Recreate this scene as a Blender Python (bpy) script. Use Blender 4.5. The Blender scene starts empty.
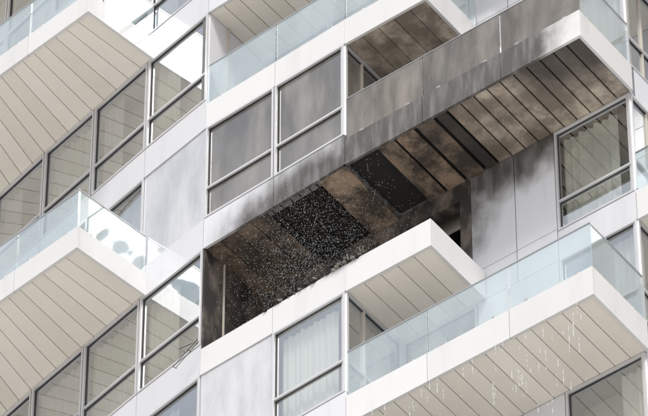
import bpy, math, random
from mathutils import Vector
random.seed(7)
R=random.Random(11)
scene=bpy.context.scene
# ---------------------------------------------------------------- materials
def newmat(name):
    m=bpy.data.materials.new(name); m.use_nodes=True
    nt=m.node_tree; nt.nodes.clear()
    out=nt.nodes.new('ShaderNodeOutputMaterial')
    return m,nt,out
def N(nt,t,**kw):
    n=nt.nodes.new(t)
    for k,v in kw.items(): setattr(n,k,v)
    return n
def L(nt,a,b): nt.links.new(a,b)
def mth(nt,op,a,b=None,clamp=False):
    n=nt.nodes.new('ShaderNodeMath'); n.operation=op; n.use_clamp=clamp
    for i,v in enumerate((a,b)):
        if v is None: continue
        if isinstance(v,(int,float)): n.inputs[i].default_value=v
        else: L(nt,v,n.inputs[i])
    return n.outputs[0]
def mix(nt,f,a,b):
    n=nt.nodes.new('ShaderNodeMix'); n.data_type='RGBA'
    if isinstance(f,(int,float)): n.inputs[0].default_value=f
    else: L(nt,f,n.inputs[0])
    for i,v in ((6,a),(7,b)):
        if isinstance(v,tuple): n.inputs[i].default_value=(v[0],v[1],v[2],1)
        else: L(nt,v,n.inputs[i])
    return n.outputs[2]
def noise(nt,scale,detail=3,stretch=(1,1,1),rough=.55):
    g=N(nt,'ShaderNodeNewGeometry')
    mp=N(nt,'ShaderNodeMapping'); mp.inputs['Scale'].default_value=stretch
    L(nt,g.outputs['Position'],mp.inputs['Vector'])
    n=N(nt,'ShaderNodeTexNoise'); n.inputs['Scale'].default_value=scale
    n.inputs['Detail'].default_value=detail; n.inputs['Roughness'].default_value=rough
    L(nt,mp.outputs[0],n.inputs['Vector'])
    return n.outputs['Fac']
def ramp(nt,v,lo,hi,a=0.,b=1.):
    n=N(nt,'ShaderNodeMapRange'); n.interpolation_type='SMOOTHSTEP'
    n.inputs[1].default_value=lo;n.inputs[2].default_value=hi;n.inputs[3].default_value=a;n.inputs[4].default_value=b
    L(nt,v,n.inputs[0]); return n.outputs[0]
def blob(nt,c,s,inner=.3,nz=None,amp=.7):
    g=N(nt,'ShaderNodeNewGeometry')
    a=N(nt,'ShaderNodeVectorMath',operation='SUBTRACT'); a.inputs[1].default_value=c; L(nt,g.outputs['Position'],a.inputs[0])
    b=N(nt,'ShaderNodeVectorMath',operation='DIVIDE'); b.inputs[1].default_value=s; L(nt,a.outputs[0],b.inputs[0])
    l=N(nt,'ShaderNodeVectorMath',operation='LENGTH'); L(nt,b.outputs[0],l.inputs[0])
    if nz is None: nz=noise(nt,1.3,4)
    d=mth(nt,'ADD',l.outputs['Value'],mth(nt,'MULTIPLY',mth(nt,'SUBTRACT',nz,.5),amp))
    return ramp(nt,d,inner,1.,1.,0.)
def tone(nt):
    a=N(nt,'ShaderNodeAttribute'); a.attribute_name='tone'; return a.outputs['Fac']
def princ(nt,out,col,rough=.5,spec=.5,metal=0.,bump=None,coat=0):
    p=N(nt,'ShaderNodeBsdfPrincipled')
    if isinstance(col,tuple): p.inputs['Base Color'].default_value=(*col,1)
    else: L(nt,col,p.inputs['Base Color'])
    p.inputs['Roughness'].default_value=rough
    p.inputs['Specular IOR Level'].default_value=spec
    p.inputs['Metallic'].default_value=metal
    if isinstance(coat,(int,float)): p.inputs['Coat Weight'].default_value=coat
    else: L(nt,coat,p.inputs['Coat Weight'])
    p.inputs['Coat Roughness'].default_value=.1
    if bump is not None:
        b=N(nt,'ShaderNodeBump'); b.inputs['Strength'].default_value=.25; b.inputs['Distance'].default_value=.02
        L(nt,bump,b.inputs['Height']); L(nt,b.outputs[0],p.inputs['Normal'])
    L(nt,p.outputs[0],out.inputs[0]); return p
M={}
def soot_all(nt):
    nz=noise(nt,2.1,4,(1,1,.6))
    a=blob(nt,(-.1,62.0,68.0),(2.5,2.5,1.25),.4,nz,.6)
    b=blob(nt,(1.9,59.9,68.5),(2.75,2.75,1.9),.7,nz,.4)
    c=blob(nt,(2.1,62.0,67.7),(1.55,1.55,2.2),.35,nz,.8)
    e=blob(nt,(.3,61.1,65.85),(.75,.75,.32),.2,nz,1.)
    return mth(nt,'MAXIMUM',mth(nt,'MAXIMUM',mth(nt,'MAXIMUM',a,b),c),mth(nt,'MULTIPLY',e,.7))
def mk_clad(name,base,grime=.12,sooty=True,rough=.32):
    m,nt,o=newmat(name)
    n1=noise(nt,.6,3,(1,1,.35)); n2=noise(nt,3.,4,(1,1,.12))
    g=mth(nt,'MULTIPLY',ramp(nt,n2,.5,.8),grime)
    g=mth(nt,'ADD',g,mth(nt,'MULTIPLY',n1,grime*.7),True)
    g=mth(nt,'ADD',g,mth(nt,'MULTIPLY',tone(nt),.16),True)
    col=mix(nt,g,base,(base[0]*.5,base[1]*.48,base[2]*.45))
    ct=.4
    if sooty:
        s=mth(nt,'MULTIPLY',soot_all(nt),ramp(nt,noise(nt,6.5,5,(1,1,.18)),.25,.6,.82,1.))
        col=mix(nt,mth(nt,'MULTIPLY',s,.96),col,(.055,.048,.043))
        ct=mth(nt,'MULTIPLY',mth(nt,'SUBTRACT',1.,s),.35)
        rough=.5
    princ(nt,o,col,rough,.4,coat=ct)
    M[name]=m
mk_clad('clad',(.67,.675,.715),.18)
mk_clad('clad_plain',(.67,.675,.715),.18,False)
mk_clad('clad2',(.74,.73,.71),.1,False,.45)
mk_clad('fascia',(.69,.69,.695),.14,True,.4)
def simple(name,col,rough=.6,metal=0,spec=.5,var=.2):
    m,nt,o=newmat(name)
    c=mix(nt,noise(nt,4.,3),tuple(x*(1-var) for x in col),tuple(min(1,x*(1+var)) for x in col))
    princ(nt,o,c,rough,spec,metal); M[name]=m
simple('frame',(.62,.62,.64),.35,.3,var=.06)
simple('dark',(.03,.03,.03),.7)
simple('backing',(.16,.155,.15),.8)
simple('core',(.3,.28,.26),.8)
simple('interior',(.5,.46,.41),.8,var=.1)
simple('slab',(.45,.43,.41),.8)
simple('steel',(.5,.5,.51),.3,.8,var=.05)
simple('char',(.014,.012,.011),.85,var=.6)
simple('ash',(.22,.20,.18),.9,var=.6)
m,nt,o=newmat('curtain')
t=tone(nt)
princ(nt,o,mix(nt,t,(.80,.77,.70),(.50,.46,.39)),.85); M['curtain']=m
m,nt,o=newmat('burntwall')
s=ramp(nt,noise(nt,2.2,6,(1,1,.5),.65),.4,.7)
princ(nt,o,mix(nt,s,(.022,.019,.018),(.16,.13,.11)),.8,bump=noise(nt,14,4)); M['burntwall']=m
m,nt,o=newmat('soffit')
t=tone(nt)
base=mix(nt,t,(.86,.82,.755),(.77,.73,.66))
base=mix(nt,mth(nt,'MULTIPLY',noise(nt,2.5,3),.25),base,(.6,.54,.47))
princ(nt,o,base,.5); M['soffit']=m
m,nt,o=newmat('soffit_smoked')
t=tone(nt)
base=mix(nt,t,(.64,.56,.47),(.38,.32,.25))
nz=noise(nt,1.9,4)
sm=mth(nt,'MULTIPLY',ramp(nt,noise(nt,1.5,5,(1,1,1),.65),.32,.60),.82)
base=mix(nt,sm,base,(.13,.105,.085))
s=blob(nt,(-.1,62.3,68.1),(4.0,4.0,3),.35,nz)
base=mix(nt,mth(nt,'MULTIPLY',s,.82),base,(.06,.05,.042))
s2=blob(nt,(3.6,58.65,68.1),(1.8,1.0,1),.35,nz)
base=mix(nt,mth(nt,'MULTIPLY',s2,.88),base,(.05,.044,.04))
princ(nt,o,base,.6,bump=noise(nt,9,4)); M['soffit_smoked']=m
m,nt,o=newmat('soffit_burnt')
t=tone(nt)
base=mix(nt,t,(.32,.235,.17),(.06,.05,.042))
sm=ramp(nt,noise(nt,1.7,6,(1,1,1),.72),.37,.60)
base=mix(nt,mth(nt,'MULTIPLY',sm,.92),base,(.033,.027,.023))
princ(nt,o,base,.7,bump=noise(nt,9,4)); M['soffit_burnt']=m
def mk_glass(name,tint,boost,add,diff=0,dcol=(.8,.85,.85),sooty=0):
    m,nt,o=newmat(name)
    tr=N(nt,'ShaderNodeBsdfTransparent'); tr.inputs[0].default_value=(*tint,1)
    gl=N(nt,'ShaderNodeBsdfGlossy'); gl.inputs['Roughness'].default_value=.015
    gl.inputs['Color'].default_value=(.94,.97,1,1)
    g=N(nt,'ShaderNodeNewGeometry')
    dt=N(nt,'ShaderNodeVectorMath',operation='DOT_PRODUCT'); L(nt,g.outputs['Incoming'],dt.inputs[0]); L(nt,g.outputs['Normal'],dt.inputs[1])
    fc=mth(nt,'SUBTRACT',1.,mth(nt,'ABSOLUTE',dt.outputs['Value']))
    fr=mth(nt,'ADD',mth(nt,'MULTIPLY',mth(nt,'POWER',fc,4.5),.94),.05)
    bp=N(nt,'ShaderNodeBump'); bp.inputs['Strength'].default_value=.08; bp.inputs['Distance'].default_value=.05
    L(nt,noise(nt,.9,1),bp.inputs['Height']); L(nt,bp.outputs[0],gl.inputs['Normal'])
    f=mth(nt,'ADD',mth(nt,'MULTIPLY',fr,boost),add,True)
    mx=N(nt,'ShaderNodeMixShader'); L(nt,f,mx.inputs[0]); L(nt,tr.outputs[0],mx.inputs[1]); L(nt,gl.outputs[0],mx.inputs[2])
    last=mx.outputs[0]
    if diff>0 or sooty>0:
        d=N(nt,'ShaderNodeBsdfDiffuse')
        d.inputs[0].default_value=(*dcol,1)
        m2=N(nt,'ShaderNodeMixShader')
        if sooty>0:
            v=mth(nt,'ADD',mth(nt,'MULTIPLY',ramp(nt,noise(nt,1.2,5,(1,1,.4)),.3,.7),sooty*.4),sooty*.6,True)
            L(nt,v,m2.inputs[0])
            c=mix(nt,ramp(nt,noise(nt,2.,5,(1,1,.25)),.25,.75),(.10,.088,.078),(.38,.35,.315)); L(nt,c,d.inputs[0])
        else:
            v=ramp(nt,noise(nt,2.,4,(1,1,.3)),.2,.8,diff*.6,diff*1.4); L(nt,v,m2.inputs[0])
        L(nt,last,m2.inputs[1]); L(nt,d.outputs[0],m2.inputs[2]); last=m2.outputs[0]
    L(nt,last,o.inputs[0]); M[name]=m
mk_glass('glass',(.84,.88,.88),2.5,.23)
mk_glass('glass_panel',(.8,.82,.83),2.0,.08,.5,(.78,.78,.81))
mk_glass('glass_smoked',(.5,.47,.43),2.2,.14,0,sooty=.56)
mk_glass('rail_glass',(.87,.92,.92),1.6,.09,.13,(.80,.87,.91))
mk_glass('rail_glass_smoked',(.5,.48,.45),1.4,.05,0,sooty=.78)
m,nt,o=newmat('water')
p=princ(nt,o,(.68,.70,.73),.3,.6); M['water']=m

# ---------------------------------------------------------------- mesh builder
class MB:
    def __init__(s): s.d={}
    def add(s,key,vs,fs,tn=None):
        if key not in s.d: s.d[key]=([],[],[])
        V,F,T=s.d[key]; b=len(V); V.extend(vs)
        if tn is None: tn=R.random()
        for f in fs: F.append([b+i for i in f]); T.append(tn)
    def prism(s,key,poly,z0,z1,tn=None):
        n=len(poly)
        if not isinstance(z0,(list,tuple)): z0=[z0]*n
        if not isinstance(z1,(list,tuple)): z1=[z1]*n
        a=sum(poly[i][0]*poly[(i+1)%n][1]-poly[(i+1)%n][0]*poly[i][1] for i in range(n))
        if a<0: poly=poly[::-1]; z0=z0[::-1]; z1=z1[::-1]
        vs=[(p[0],p[1],z) for p,z in zip(poly,z0)]+[(p[0],p[1],z) for p,z in zip(poly,z1)]
        fs=[list(range(n))[::-1],[n+i for i in range(n)]]+[[i,(i+1)%n,n+(i+1)%n,n+i] for i in range(n)]
        s.add(key,vs,fs,tn)
    def box(s,key,p,q,o0,o1,z0,z1,tn=None,e=0.):
        d=Vector((q[0]-p[0],q[1]-p[1])); d.normalize(); n=Vector((d.y,-d.x))
        P=Vector(p[:2])+d*e; Q=Vector(q[:2])-d*e
        s.prism(key,[tuple(P+n*o0),tuple(Q+n*o0),tuple(Q+n*o1),tuple(P+n*o1)],z0,z1,tn)
    def rod(s,key,a,b,r,n=6):
        a=Vector(a);b=Vector(b);d=(b-a).normalized()
        u=d.orthogonal().normalized(); w=d.cross(u)
        vs=[];
        for c in (a,b):
            for i in range(n):
                t=2*math.pi*i/n; vs.append(tuple(c+u*math.cos(t)*r+w*math.sin(t)*r))
        fs=[[i,(i+1)%n,n+(i+1)%n,n+i] for i in range(n)]+[list(range(n))[::-1],[n+i for i in range(n)]]
        s.add(key,vs,fs)
    def lump(s,key,c,r,seed):
        rr=random.Random(seed); vs=[];fs=[]
        nu,nv=7,5
        for j in range(nv+1):
            for i in range(nu):
                th=math.pi*j/nv; ph=2*math.pi*i/nu; k=rr.uniform(.6,1.25)
                vs.append((c[0]+r[0]*k*math.sin(th)*math.cos(ph),c[1]+r[1]*k*math.sin(th)*math.sin(ph),c[2]+r[2]*k*math.cos(th)))
        for j in range(nv):
            for i in range(nu):
                fs.append([j*nu+i,(j+1)*nu+i,(j+1)*nu+(i+1)%nu,j*nu+(i+1)%nu])
        s.add(key,vs,fs)
    def emit(s,parent,names=None,single=False):
        if single:
            V=[];F=[];T=[];mi=[];mats=[]
            for k,(v,f,t) in s.d.items():
                b=len(V);V+=v;F+=[[b+i for i in x] for x in f];T+=t;mi+=[len(mats)]*len(f);mats.append(M[k])
            me=bpy.data.meshes.new(parent); me.from_pydata(V,[],F)
            for mm in mats: me.materials.append(mm)
            me.polygons.foreach_set('material_index',mi)
            at=me.attributes.new('tone','FLOAT','FACE'); at.data.foreach_set('value',T)
            ob=bpy.data.objects.new(parent,me); scene.collection.objects.link(ob); return ob
        e=bpy.data.objects.new(parent,None); scene.collection.objects.link(e)
        for k,(v,f,t) in s.d.items():
            nm=(names or {}).get(k,k)
            me=bpy.data.meshes.new(nm); me.from_pydata(v,[],f); me.materials.append(M[k])
            at=me.attributes.new('tone','FLOAT','FACE'); at.data.foreach_set('value',t)
            ob=bpy.data.objects.new(nm,me); scene.collection.objects.link(ob); ob.parent=e
        return e
def lerp(a,b,t): return (a[0]+(b[0]-a[0])*t,a[1]+(b[1]-a[1])*t)
def mv(p,u,n): # move u metres along facade, n metres inwards
    return (p[0]+U[0]*u+NI[0]*n,p[1]+U[1]*u+NI[1]*n)
NAMES={'clad':'cladding','clad2':'cladding_warm','clad_plain':'plain_cladding','frame':'window_frames','glass':'window_glass','glass_panel':'glass_spandrels','glass_smoked':'smoked_glass',
 'curtain':'curtains','interior':'room_backs','slab':'floor_slabs','core':'building_core','backing':'wall_backing','fascia':'fascia','soffit':'soffit_planks',
 'soffit_smoked':'smoked_soffit_planks','soffit_burnt':'burnt_soffit_planks','rail_glass':'glass_balustrade','rail_glass_smoked':'smoked_balustrade','steel':'handrail',
 'char':'charred_parts','burntwall':'burnt_wall','dark':'joints_and_shadow_gaps','ash':'ash'}
# ---------------------------------------------------------------- plan
FL=[(-9.7,72.0),(-8.75,70.85),(-7.8,69.7),(-6.87,68.55),(-5.93,67.44),(-4.994,66.32),(-4.073,65.27),(-3.098,64.16),(-2.019,63.0)]
FC=[(-2.019,63.0),(-.84,62.045),(.345,61.08)]
U=(.8,-.6); NI=(.6,.8)
R0=(-1.074,64.16); R1=(1.27,62.27)
def Rp(s): return (R1[0]+U[0]*s,R1[1]+U[1]*s)
def Fp(s): return (.345+U[0]*s,61.08+U[1]*s)
P4=Rp(4.62); Q4=mv(P4,0,1.3)
def Q4p(s): return mv(Q4,s,0)
FEND=4.72
CEND=1.70
ZA=68.1
bd=MB()
def window(p,q,z0,z1,tz,detail=True,smoke=False,cur=None,w=.04,back=.5):
    g='glass_smoked' if smoke else 'glass'
    bd.box('frame',p,q,-.10,.012,z0,z0+w,.2); bd.box('frame',p,q,-.10,.012,z1-w,z1,.2)
    a=w/math.dist(p,q)
    bd.box('frame',p,lerp(p,q,a),-.10,.010,z0+w,z1-w,.2); bd.box('frame',lerp(p,q,1-a),q,-.10,.010,z0+w,z1-w,.2)
    pa=lerp(p,q,a); qa=lerp(p,q,1-a)
    if tz: bd.box('frame',pa,qa,-.09,.004,tz-.02,tz+.02,.2)
    segs=[(z0+w,tz-.02),(tz+.02,z1-w)] if tz else [(z0+w,z1-w)]
    for a0,a1 in segs:
        if detail:
            for (b0,b1) in ((a0,a0+.012),(a1-.012,a1)): bd.box('dark',pa,qa,-.045,-.03,b0,b1)
            bd.box('dark',pa,lerp(pa,qa,.01),-.045,-.03,a0+.012,a1-.012); bd.box('dark',lerp(pa,qa,.99),qa,-.045,-.03,a0+.012,a1-.012)
        d=Vector((q[0]-p[0],q[1]-p[1])).normalized(); n=Vector((d.y,-d.x))*-.05
        A=Vector(pa)+n;B=Vector(qa)+n
        bd.add(g,[(A.x,A.y,a0),(B.x,B.y,a0),(B.x,B.y,a1),(A.x,A.y,a1)],[[0,1,2,3]])
    if back: bd.box('interior',p,q,-back-.02,-back,z0-.6,z1)
    if detail and not smoke and cur is not False:
        if cur is None: cur=R.choice([(0,1),(0,1),(0,.35),(.6,1),(0,.55),(0,1)])
        n_=int(40*(cur[1]-cur[0]))+4
        d=Vector((q[0]-p[0],q[1]-p[1])).normalized(); nn=Vector((d.y,-d.x))
        vs=[];fs=[]
        ph=R.random()*6
        rr=R.uniform(1.2,1.9); am=R.uniform(.012,.032)
        for i in range(n_+1):
            t=cur[0]+(cur[1]-cur[0])*i/n_
            x=lerp(p,q,.02+.96*t); o=-.2+am*math.sin(i*rr+ph)+am*.7*math.sin(i*.7+ph*2)
            vs+=[(x[0]+nn.x*o,x[1]+nn.y*o,z0-.1),(x[0]+nn.x*o,x[1]+nn.y*o,z1-.06)]
        for i in range(n_): fs.append([2*i,2*i+2,2*i+3,2*i+1])
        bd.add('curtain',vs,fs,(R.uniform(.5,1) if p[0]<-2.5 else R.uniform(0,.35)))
def bay(p,q,z,kind='win',detail=True,smoke=False,cur=None,sp=.72,h=3.0,tz=1.45,back=.5):
    e=.008
    pan='clad' if -1<=round((z-ZA)/3)<=1 else 'clad_plain'
    bd.box('backing',p,q,-.16,-.06,z+.02,z+sp-.01)
    bd.box(pan,p,q,-.05,0.,z,z+sp-.008,e=e)
    if kind=='win': window(lerp(p,q,.008),lerp(p,q,.992),z+sp,z+h-.012,z+tz if tz else None,detail,smoke,cur,back=back)
    elif kind=='panel':
        bd.box('backing',p,q,-.16,-.06,z+sp-.01,z+h)
        bd.box(pan,p,q,-.05,0,z+sp+.006,z+h-.01,e=e)
    elif kind=='gpanel':
        bd.box('backing',p,q,-.16,-.10,z+sp-.01,z+h)
        bd.box(pan,p,q,-.09,-.06,z+sp,z+h-.01,e=e)
        bd.box('glass_panel',p,q,-.03,-.02,z+sp,z+h-.012,e=e)
PW=.30
def planks(mb,key,p,q,pb,qb,z,w=PW,tn=None,gap=.014):
    n=max(1,round(math.dist(p,q)/w)); g=gap/math.dist(p,q)
    for i in range(n):
        t0=i/n+g/2;t1=(i+1)/n-g/2
        a,b,c,d=lerp(p,q,t0),lerp(p,q,t1),lerp(pb,qb,t1),lerp(pb,qb,t0)
        mb.prism(key,[a,b,c,d],z,z+.03,tn if tn is not None else R.random())
def rail(mb,p,q,z,h,key='rail_glass',mod=1.45,off=-.03):
    n=max(1,round(math.dist(p,q)/mod))
    for i in range(n):
        a=lerp(p,q,i/n);b=lerp(p,q,(i+1)/n)
        mb.box(key,a,b,off-.012,off,z+.01,z+h,e=.01)
        for t in (.2,.8):
            mb.box('steel',lerp(a,b,t-.02),lerp(a,b,t+.02),off-.03,off+.01,z+.024,z+.06)
    mb.box('dark',p,q,off-.016,off+.012,z+.001,z+.022,e=.03)  # solid dark strip stands in for the shadow gap between fascia and glass
    mb.box('steel',p,q,off-.020,off+.008,z+h,z+h+.018,e=.012)
def fascia(mb,p,q,z,h,key='fascia',mod=1.45,th=.05):
    n=max(1,round(math.dist(p,q)/mod)); L_=math.dist(p,q)
    for i in range(n):
        a=0 if i==0 else .005/L_; c=0 if i==n-1 else .005/L_
        mb.box(key,lerp(p,q,i/n+a),lerp(p,q,(i+1)/n-c),-th,0,z,z+h)
    if n>1: mb.box('dark',p,q,-th+.004,-.02,z+.03,z+h-.03,e=.1)
def inset(p,q,o):
    d=Vector((q[0]-p[0],q[1]-p[1])).normalized(); n=Vector((d.y,-d.x))
    return (p[0]+n.x*o,p[1]+n.y*o),(q[0]+n.x*o,q[1]+n.y*o)
KMIN,KMAX=-22,6
for k in range(KMIN,KMAX+1):
    z=ZA+3*k; det=-4<=k<=3; even=(k%2==0)
    for i in range(len(FL)-1):
        p,q=FL[i],FL[i+1]
        kind='win'
        if i==7: kind='gpanel' if k==0 else 'win'
        cur=None
        if k==-1: cur=(0,1) if i in(5,6) else (0,.5)
        if k==1: cur=(0,1) if i in (5,) else (0,.4)
        if k==0: cur=(0,1)
        bay(p,q,z,kind,det,cur=cur)
    poly=[(-9.5,72.3)]+[(a[0]+.12,a[1]+.12) for a in FL[1:]]+[(.345+.02,61.08+.22),(R1[0]+.1,R1[1]+.13),(P4[0]-.02,P4[1]+.2),(Q4[0]+.0,Q4[1]+.2),(Q4p(7)[0],Q4p(7)[1]+.2),(20,66),(0,82)]
    bd.prism('char' if k==0 else 'slab',poly,z+.06,z+.30)
    sm=(k==0)
    rA,rB=mv(FC[2],-.0,.012),R1
    if even:
        if k==-2: bay(FC[0],FC[1],z,'gpanel',det)
        else: bay(FC[0],FC[1],z,'win' ,det,smoke=sm,cur=(0,1))
        bay(FC[1],FC[2],z,'win',det,smoke=sm,cur=(0,.8))
        bay(rA,rB,z,'win',det,smoke=sm,cur=(.5,1),back=None)
        bay(R1,Rp(1.5),z,'win',det,cur=(0,.5),sp=.2)
        bay(Rp(1.5),Rp(3.1),z,'panel')
        bay(Rp(3.1),P4,z,'win',det)
    else:
        fire=(k==-1)
        if not fire:
            bay((FC[0][0]+.03,FC[0][1]+.02),R0,z,'panel',det,back=None); bay(R0,lerp(R0,R1,.5),z,'win',det,sp=.2); bay(lerp(R0,R1,.5),R1,z,'win',det,sp=.2)
            bay(R1,Rp(1.5),z,'win',det,cur=(0,.5),sp=.2)
        else:
            a0=(FC[0][0]+.03,FC[0][1]+.0)
            bd.box('burntwall',a0,R0,-.04,0.01,z+.3,z+3)
            bd.box('burntwall',R0,lerp(R0,R1,.15),-.2,0,z+.3,z+3)
            bd.box('burntwall',lerp(R0,R1,.15),lerp(R0,R1,.85),-.2,0,z+2.7,z+3)
            bd.box('burntwall',lerp(R0,R1,.85),R1,-.2,0,z+.3,z+3)
            bd.box('burntwall',R1,Rp(.45),-.2,0,z+.3,z+3); bd.box('burntwall',Rp(.45),Rp(1.2),-.2,0,z+2.6,z+3)
            bd.box('burntwall',Rp(1.2),Rp(1.42),-.2,0,z+.3,z+2.99)
            bd.box('char',R0,Rp(1.5),-1.1,-1.0,z+.3,z+3)
        bay(Rp(1.42 if fire else 1.5),Rp(2.3),z,'panel'); bay(Rp(2.3),Rp(3.1),z,'panel')
        bay(Rp(3.1),P4,z,'win',det,cur=(0,.75) if fire else None,sp=.66,tz=1.34)
    bay(mv(P4,0,.012),Q4,z,'win',det,cur=False,back=None)
    for i in range(4):
        bay(Q4p(1.5*i),Q4p(1.5*i+1.5),z,'panel' if i%2==0 else 'win',False)
bd.prism('core',[(-8.9,72.9),(-5.0,68.5),(-2.0,65.8),(2.83,64.5),(12.4,57.4),(21.4,69.2),(0.1,84.7)],0.1,ZA+3*KMAX+2.9)
bd.prism('clad2',[(-9.7,72.0)]+FL[1:]+[FC[2],R1,P4,Q4,Q4p(6),(21.4,69.2),(.1,84.7)],ZA+3*KMAX+3.0,ZA+3*KMAX+4.2)
bd.emit('apartment_building',NAMES)

# ---------------------------------------------------------------- balconies
LC=(-4.12,62.95); LA=(-3.0,64.06); LFAR=(-8.52,67.05)
wallL=[FL[2],FL[3],FL[4],FL[5],FL[6],FL[7],LA]
def back(t):
    L_=[math.dist(wallL[i],wallL[i+1]) for i in range(len(wallL)-1)]; T=sum(L_)*t
    for i,l in enumerate(L_):
        if T<=l or i==len(L_)-1: return lerp(wallL[i],wallL[i+1],min(1,T/l))
        T-=l
def left_balcony(z,full):
    b=MB()
    FH=.52
    f0,f1=inset(LFAR,LC,-.054); e0,e1=inset(LC,LA,-.054)
    ic=(LC[0]-.001,LC[1]+.074)
    b.prism('slab',[f0,ic,e1,FL[6],FL[4],FL[2]],z+.06,z+.3)
    fascia(b,LFAR,LC,z-.02,FH); b.box('fascia',lerp(LC,LA,.033),LA,-.05,0,z-.02,z-.02+FH,e=.0)
    if full:
        NN=22
        for i in range(NN):
            t0=i/NN+.001;t1=(i+1)/NN-.001
            if i==NN-1: t1=1
            a,c=lerp(f0,ic,t0),lerp(f0,ic,t1)
            dback,eb=back(t1),back(t0)
            if i==NN-1: dback=e1
            b.prism('soffit',[a,c,dback,eb],z,z+.03,R.random())
    else: b.prism('soffit',[f0,ic,e1,FL[6],FL[4],FL[2]],z,z+.03)
    rail(b,LFAR,LC,z+FH-.02,.92); rail(b,LC,LA,z+FH-.02,.92,mod=3)
    b.emit('balcony',NAMES)
def long_balcony(z,full,fire=False):
    b=MB(); FH=.62
    A,B=Fp(0.004),Fp(FEND); C=mv(B,0,1.49)
    b.prism('char' if fire else 'slab',[mv(A,.02,.06),mv(B,-.06,.06),mv(C,-.06,-.0),Rp(.02)],z+.065,z+.29)
    fascia(b,A,B,z-.02,FH)
    b.box('fascia',mv(B,0,.052),C,-.05,0,z-.02,z-.02+FH)
    iA,iB=mv(A,.0,.054),mv(B,-.054,.054); bC=mv(C,-.054,.01)
    bc0,bc1=inset(FC[0],FC[2],-.056)
    def cen(t): return lerp(bc0,iA,t)
    def cenb(t): return lerp(R0,R1,t)
    if fire:
        def pl(front,bk,t0,t1,key,tn,drop=0.,n=1):
            for i in range(n):
                a=t0+(t1-t0)*i/n;c=t0+(t1-t0)*(i+1)/n; g=.003
                P=[front(a+g),front(c-g),bk(c-g),bk(a+g)]
                zz=[z,z,z-drop,z-drop*1.3]
                b.prism(key,P,zz,[x+.03 for x in zz],tn if not isinstance(tn,list) else tn[i])
        pl(cen,cenb,0,.44,'soffit_burnt',[.5,.75,.45,.65],.0,4)
        pl(cen,cenb,.80,.99,'soffit_burnt',.0,.05)
        rf=lambda t: lerp(iA,iB,t); rb=lambda t: lerp(R1,bC,t)
        pl(rf,rb,.13,.205,'soffit_burnt',.3,.03); pl(rf,rb,.208,.29,'soffit_burnt',.1,.0)
        pl(rf,rb,.30,.375,'soffit_burnt',.45,.02)
        pl(rf,rb,.383,.43,'soffit_burnt',1.)
        pl(rf,rb,.435,1.0,'soffit_smoked',[.8,.5,.3,.7,.25,.45,.2,.5,.05,.3,.2,.4],0,10)
        for t in (.47,.53,.6,.66,.73,.78):
            p0=cen(t);p1=cenb(t)
            b.rod('char',(p0[0],p0[1],z+.03),(p1[0],p1[1],z+.03),.018)
        for s in (.3,.62):
            p0=lerp(bc0,R0,s);p1=lerp(iA,R1,s)
            b.rod('char',(p0[0],p0[1],z+.015),(p1[0],p1[1],z+.015),.010)
        for i in range(16):
            t=R.uniform(.45,.8) if i<10 else R.uniform(1.0,1.07); s=R.uniform(.05,.9)
            f=lerp(cen(min(t,1)),cenb(min(t,1)),s); f=mv(f,max(0,t-1)*5,0)
            b.rod('char' if i%3 else 'ash',(f[0],f[1],z+.04),(f[0]+R.uniform(-.15,.15),f[1]+R.uniform(-.1,.1),z-R.uniform(.05,.24)),R.uniform(.003,.006))
    elif full:
        planks(b,'soffit',bc0,iA,R0,R1,z); planks(b,'soffit',iA,iB,R1,bC,z)
    else: b.prism('soffit',[bc0,iA,iB,bC,R1,R0],z,z+.03)
    g='rail_glass_smoked' if fire else 'rail_glass'
    rail(b,A,B,z+FH-.02,1.0,g,1.5); rail(b,mv(B,0,.04),C,z+FH-.02,1.0,'rail_glass' ,3)
    b.emit('balcony',NAMES)
def short_balcony(z,full,fire=False,smoke=False):
    b=MB(); FH=.62
    A,B=Fp(0),Fp(CEND); C=mv(B,0,1.49)
    b.prism('slab',[mv(A,.02,.06),mv(B,-.06,.06),mv(C,-.06,0),Rp(.02)],z+.065,z+.29)
    fascia(b,FC[0],FC[2],z,FH-.02); b.box('fascia',A,B,-.05,0,z-.02,z+FH-.02,e=.003); b.box('fascia',mv(B,0,.052),C,-.05,0,z-.02,z+FH-.02)
    iA,iB=mv(A,.0,.054),mv(B,-.054,.054); bC=mv(C,-.054,.01)
    b.box('backing',FC[0],FC[2],-.3,-.06,z+.02,z+.35)
    if full: planks(b,'soffit_smoked' if smoke else 'soffit',iA,iB,R1,bC,z)
    else: b.prism('soffit',[iA,iB,bC,R1],z,z+.03)
    if not fire:
        rail(b,FC[0],FC[2],z+FH-.02,1.0,mod=1.5); rail(b,A,B,z+FH-.02,1.0,mod=3); rail(b,mv(B,0,.04),C,z+FH-.02,1.0,mod=3)
    b.emit('balcony',NAMES)
def right_recess_balcony(z):
    b=MB(); A=mv(P4,.01,0); B=mv(A,5,0)
    b.prism('slab',[mv(A,0,.06),mv(B,0,.06),mv(B,0,1.28),Q4],z+.07,z+.28)
    b.prism('soffit',[mv(A,0,.055),mv(B,0,.055),mv(B,0,1.28),Q4],z,z+.03)
    fascia(b,A,B,z-.02,.66); rail(b,A,B,z+.64,.9)
    b.emit('balcony',NAMES)
for k in range(KMIN+1,KMAX+1):
    z=ZA+3*k; det=-4<=k<=3
    if k%2==0: long_balcony(z,det,k==0); left_balcony(z,det)
    else: short_balcony(z,det,k==-1,k==1); right_recess_balcony(z)

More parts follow.
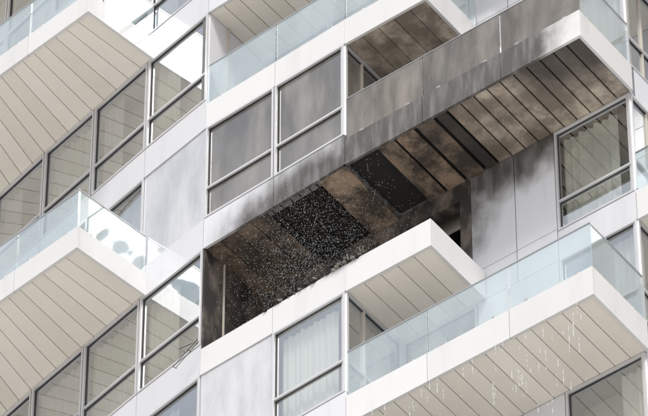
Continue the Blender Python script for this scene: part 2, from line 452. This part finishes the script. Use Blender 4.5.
# ---------------------------------------------------------------- fire remains
zc=ZA-3
d=MB()
def edge(t):
    return lerp(FC[0],FC[2],t) if t<=1 else Fp((t-1)*1.5)
for i in range(85):
    t=R.gauss(.98,.13) if i<65 else R.uniform(.3,1.1)
    if t>1.5: continue
    p=edge(t); o=R.uniform(-.03,.10); r=R.uniform(.010,.042)
    d.lump('ash' if R.random()<.35 else 'char',(p[0]+.6*o,p[1]+.8*o,zc+.605+R.random()*.07),(r*1.5,r,r*.8),i)
for i in range(80):
    p=edge(R.gauss(1.04,.11)); a=(p[0]+.02,p[1]+.02,zc+.60+R.random()*.1)
    an=R.uniform(0,6.28); l=R.uniform(.1,.4)
    d.rod('char' if i%4 else 'ash',a,(a[0]+l*math.cos(an)*.8,a[1]-l*math.cos(an)*.6,a[2]+R.uniform(-.1,.24)),R.uniform(.004,.011))
for i in range(90):
    p=edge(R.random()*1.1); o=R.uniform(-.0,.05); r=R.uniform(.006,.018)
    d.lump('ash',(p[0]+.6*o,p[1]+.8*o,zc+.602),(r*1.4,r,r),100+i)
d.emit('fire_debris',single=True)
h=MB()
b0=Vector((-2.08,62.97,zc+.62))
def HP(u,v,o=0):
    return (b0.x+.75*u-.6*o, b0.y-.63*u-.75*o, b0.z+v)
for a,b_ in [((-.42,-.28),(.1,.05)),((-.36,-.34),(.13,-.02)),((-.42,-.28),(-.36,-.34)),((-.1,-.08),(-.05,-.14)),((.0,.0),(-.3,.08))]:
    h.rod('char',HP(*a,.12),HP(*b_,.1),.006)
h.emit('bent_railing_frame',single=True)
s=MB()
def drop(mb,c,r,l):
    x,y,z=c
    mb.add('water',[(x,y,z+l),(x+r,y,z),(x,y+r,z),(x-r,y,z),(x,y-r,z),(x,y,z-l*.6)],[[0,1,2],[0,2,3],[0,3,4],[0,4,1],[5,2,1],[5,3,2],[5,4,3],[5,1,4]])
for i in range(6500):
    u=R.gauss(.66,.25)
    if not 0.12<u<1.3: continue
    p=lerp(FC[0],FC[2],u); o=R.uniform(-.3,1.1)
    z=zc+.6+R.random()**1.2*2.35
    drop(s,(p[0]+.6*o,p[1]+.8*o,z),R.uniform(.002,.0048),R.uniform(.003,.012))
s.emit('water_spray',single=True)
s=MB()
for i in range(80):
    u=R.random(); p=Fp(.2+4.4*u); o=R.uniform(-.05,.02)
    z=ZA-6-R.random()**1.4*2.4
    for j in range(R.randint(1,5)): drop(s,(p[0]+.6*o,p[1]+.8*o,z-j*R.uniform(.05,.12)),R.uniform(.003,.006),R.uniform(.02,.10))
s.emit('dripping_water',single=True)

# ---------------------------------------------------------------- ground
m,nt,o=newmat('paving'); 
br=N(nt,'ShaderNodeTexBrick'); br.inputs['Scale'].default_value=.6
g=N(nt,'ShaderNodeNewGeometry'); L(nt,g.outputs['Position'],br.inputs['Vector'])
br.inputs['Color1'].default_value=(.62,.595,.56,1);br.inputs['Color2'].default_value=(.56,.54,.51,1);br.inputs['Mortar'].default_value=(.35,.33,.3,1)
princ(nt,o,br.outputs['Color'],.8); M['paving']=m
gmb=MB(); gmb.add('paving',[(-3000,-3000,0),(3000,-3000,0),(3000,3000,0),(-3000,3000,0)],[[0,1,2,3]]); gmb.emit('ground',single=True)

# ---------------------------------------------------------------- light
SE,SA=math.radians(53),math.radians(3)
sd=Vector((math.sin(SA)*math.cos(SE),-math.cos(SA)*math.cos(SE),math.sin(SE)))
sun=bpy.data.lights.new('sun','SUN'); sun.energy=3.2; sun.angle=math.radians(14); sun.color=(1,.972,.925)
so=bpy.data.objects.new('sun',sun); scene.collection.objects.link(so); so.rotation_euler=sd.to_track_quat('Z','Y').to_euler()
wd=bpy.data.worlds.new('World'); scene.world=wd; wd.use_nodes=True
nt=wd.node_tree; bg=nt.nodes['Background']
sk=nt.nodes.new('ShaderNodeTexSky'); sk.sky_type='NISHITA'; sk.sun_disc=False; sk.sun_elevation=SE
sk.sun_rotation=math.atan2(sd.x,sd.y); sk.dust_density=4; sk.air_density=1.3; sk.ozone_density=1
tc=nt.nodes.new('ShaderNodeTexCoord'); nz=nt.nodes.new('ShaderNodeTexNoise'); nz.inputs['Scale'].default_value=2.2; nz.inputs['Detail'].default_value=5
nt.links.new(tc.outputs['Generated'],nz.inputs['Vector'])
mr=nt.nodes.new('ShaderNodeMapRange'); mr.inputs[1].default_value=.35; mr.inputs[2].default_value=.65; mr.inputs[3].default_value=.35; mr.inputs[4].default_value=.95
nt.links.new(nz.outputs['Fac'],mr.inputs[0])
mx=nt.nodes.new('ShaderNodeMix'); mx.data_type='RGBA'; nt.links.new(mr.outputs[0],mx.inputs[0]); nt.links.new(sk.outputs[0],mx.inputs[6]); mx.inputs[7].default_value=(7.3,7.4,7.6,1)
nt.links.new(mx.outputs[2],bg.inputs[0]); bg.inputs[1].default_value=.145
# ---------------------------------------------------------------- camera
cd=bpy.data.cameras.new('camera'); cd.sensor_width=36; cd.lens=36*5490/648; cd.clip_end=8000; cd.clip_start=.5
co=bpy.data.objects.new('camera',cd); scene.collection.objects.link(co)
co.location=(0,0,1.6); co.rotation_euler=(math.radians(90)+math.asin(.731),0,0)
scene.camera=co
scene.view_settings.view_transform='Standard'; scene.view_settings.look='None'; scene.view_settings.exposure=0
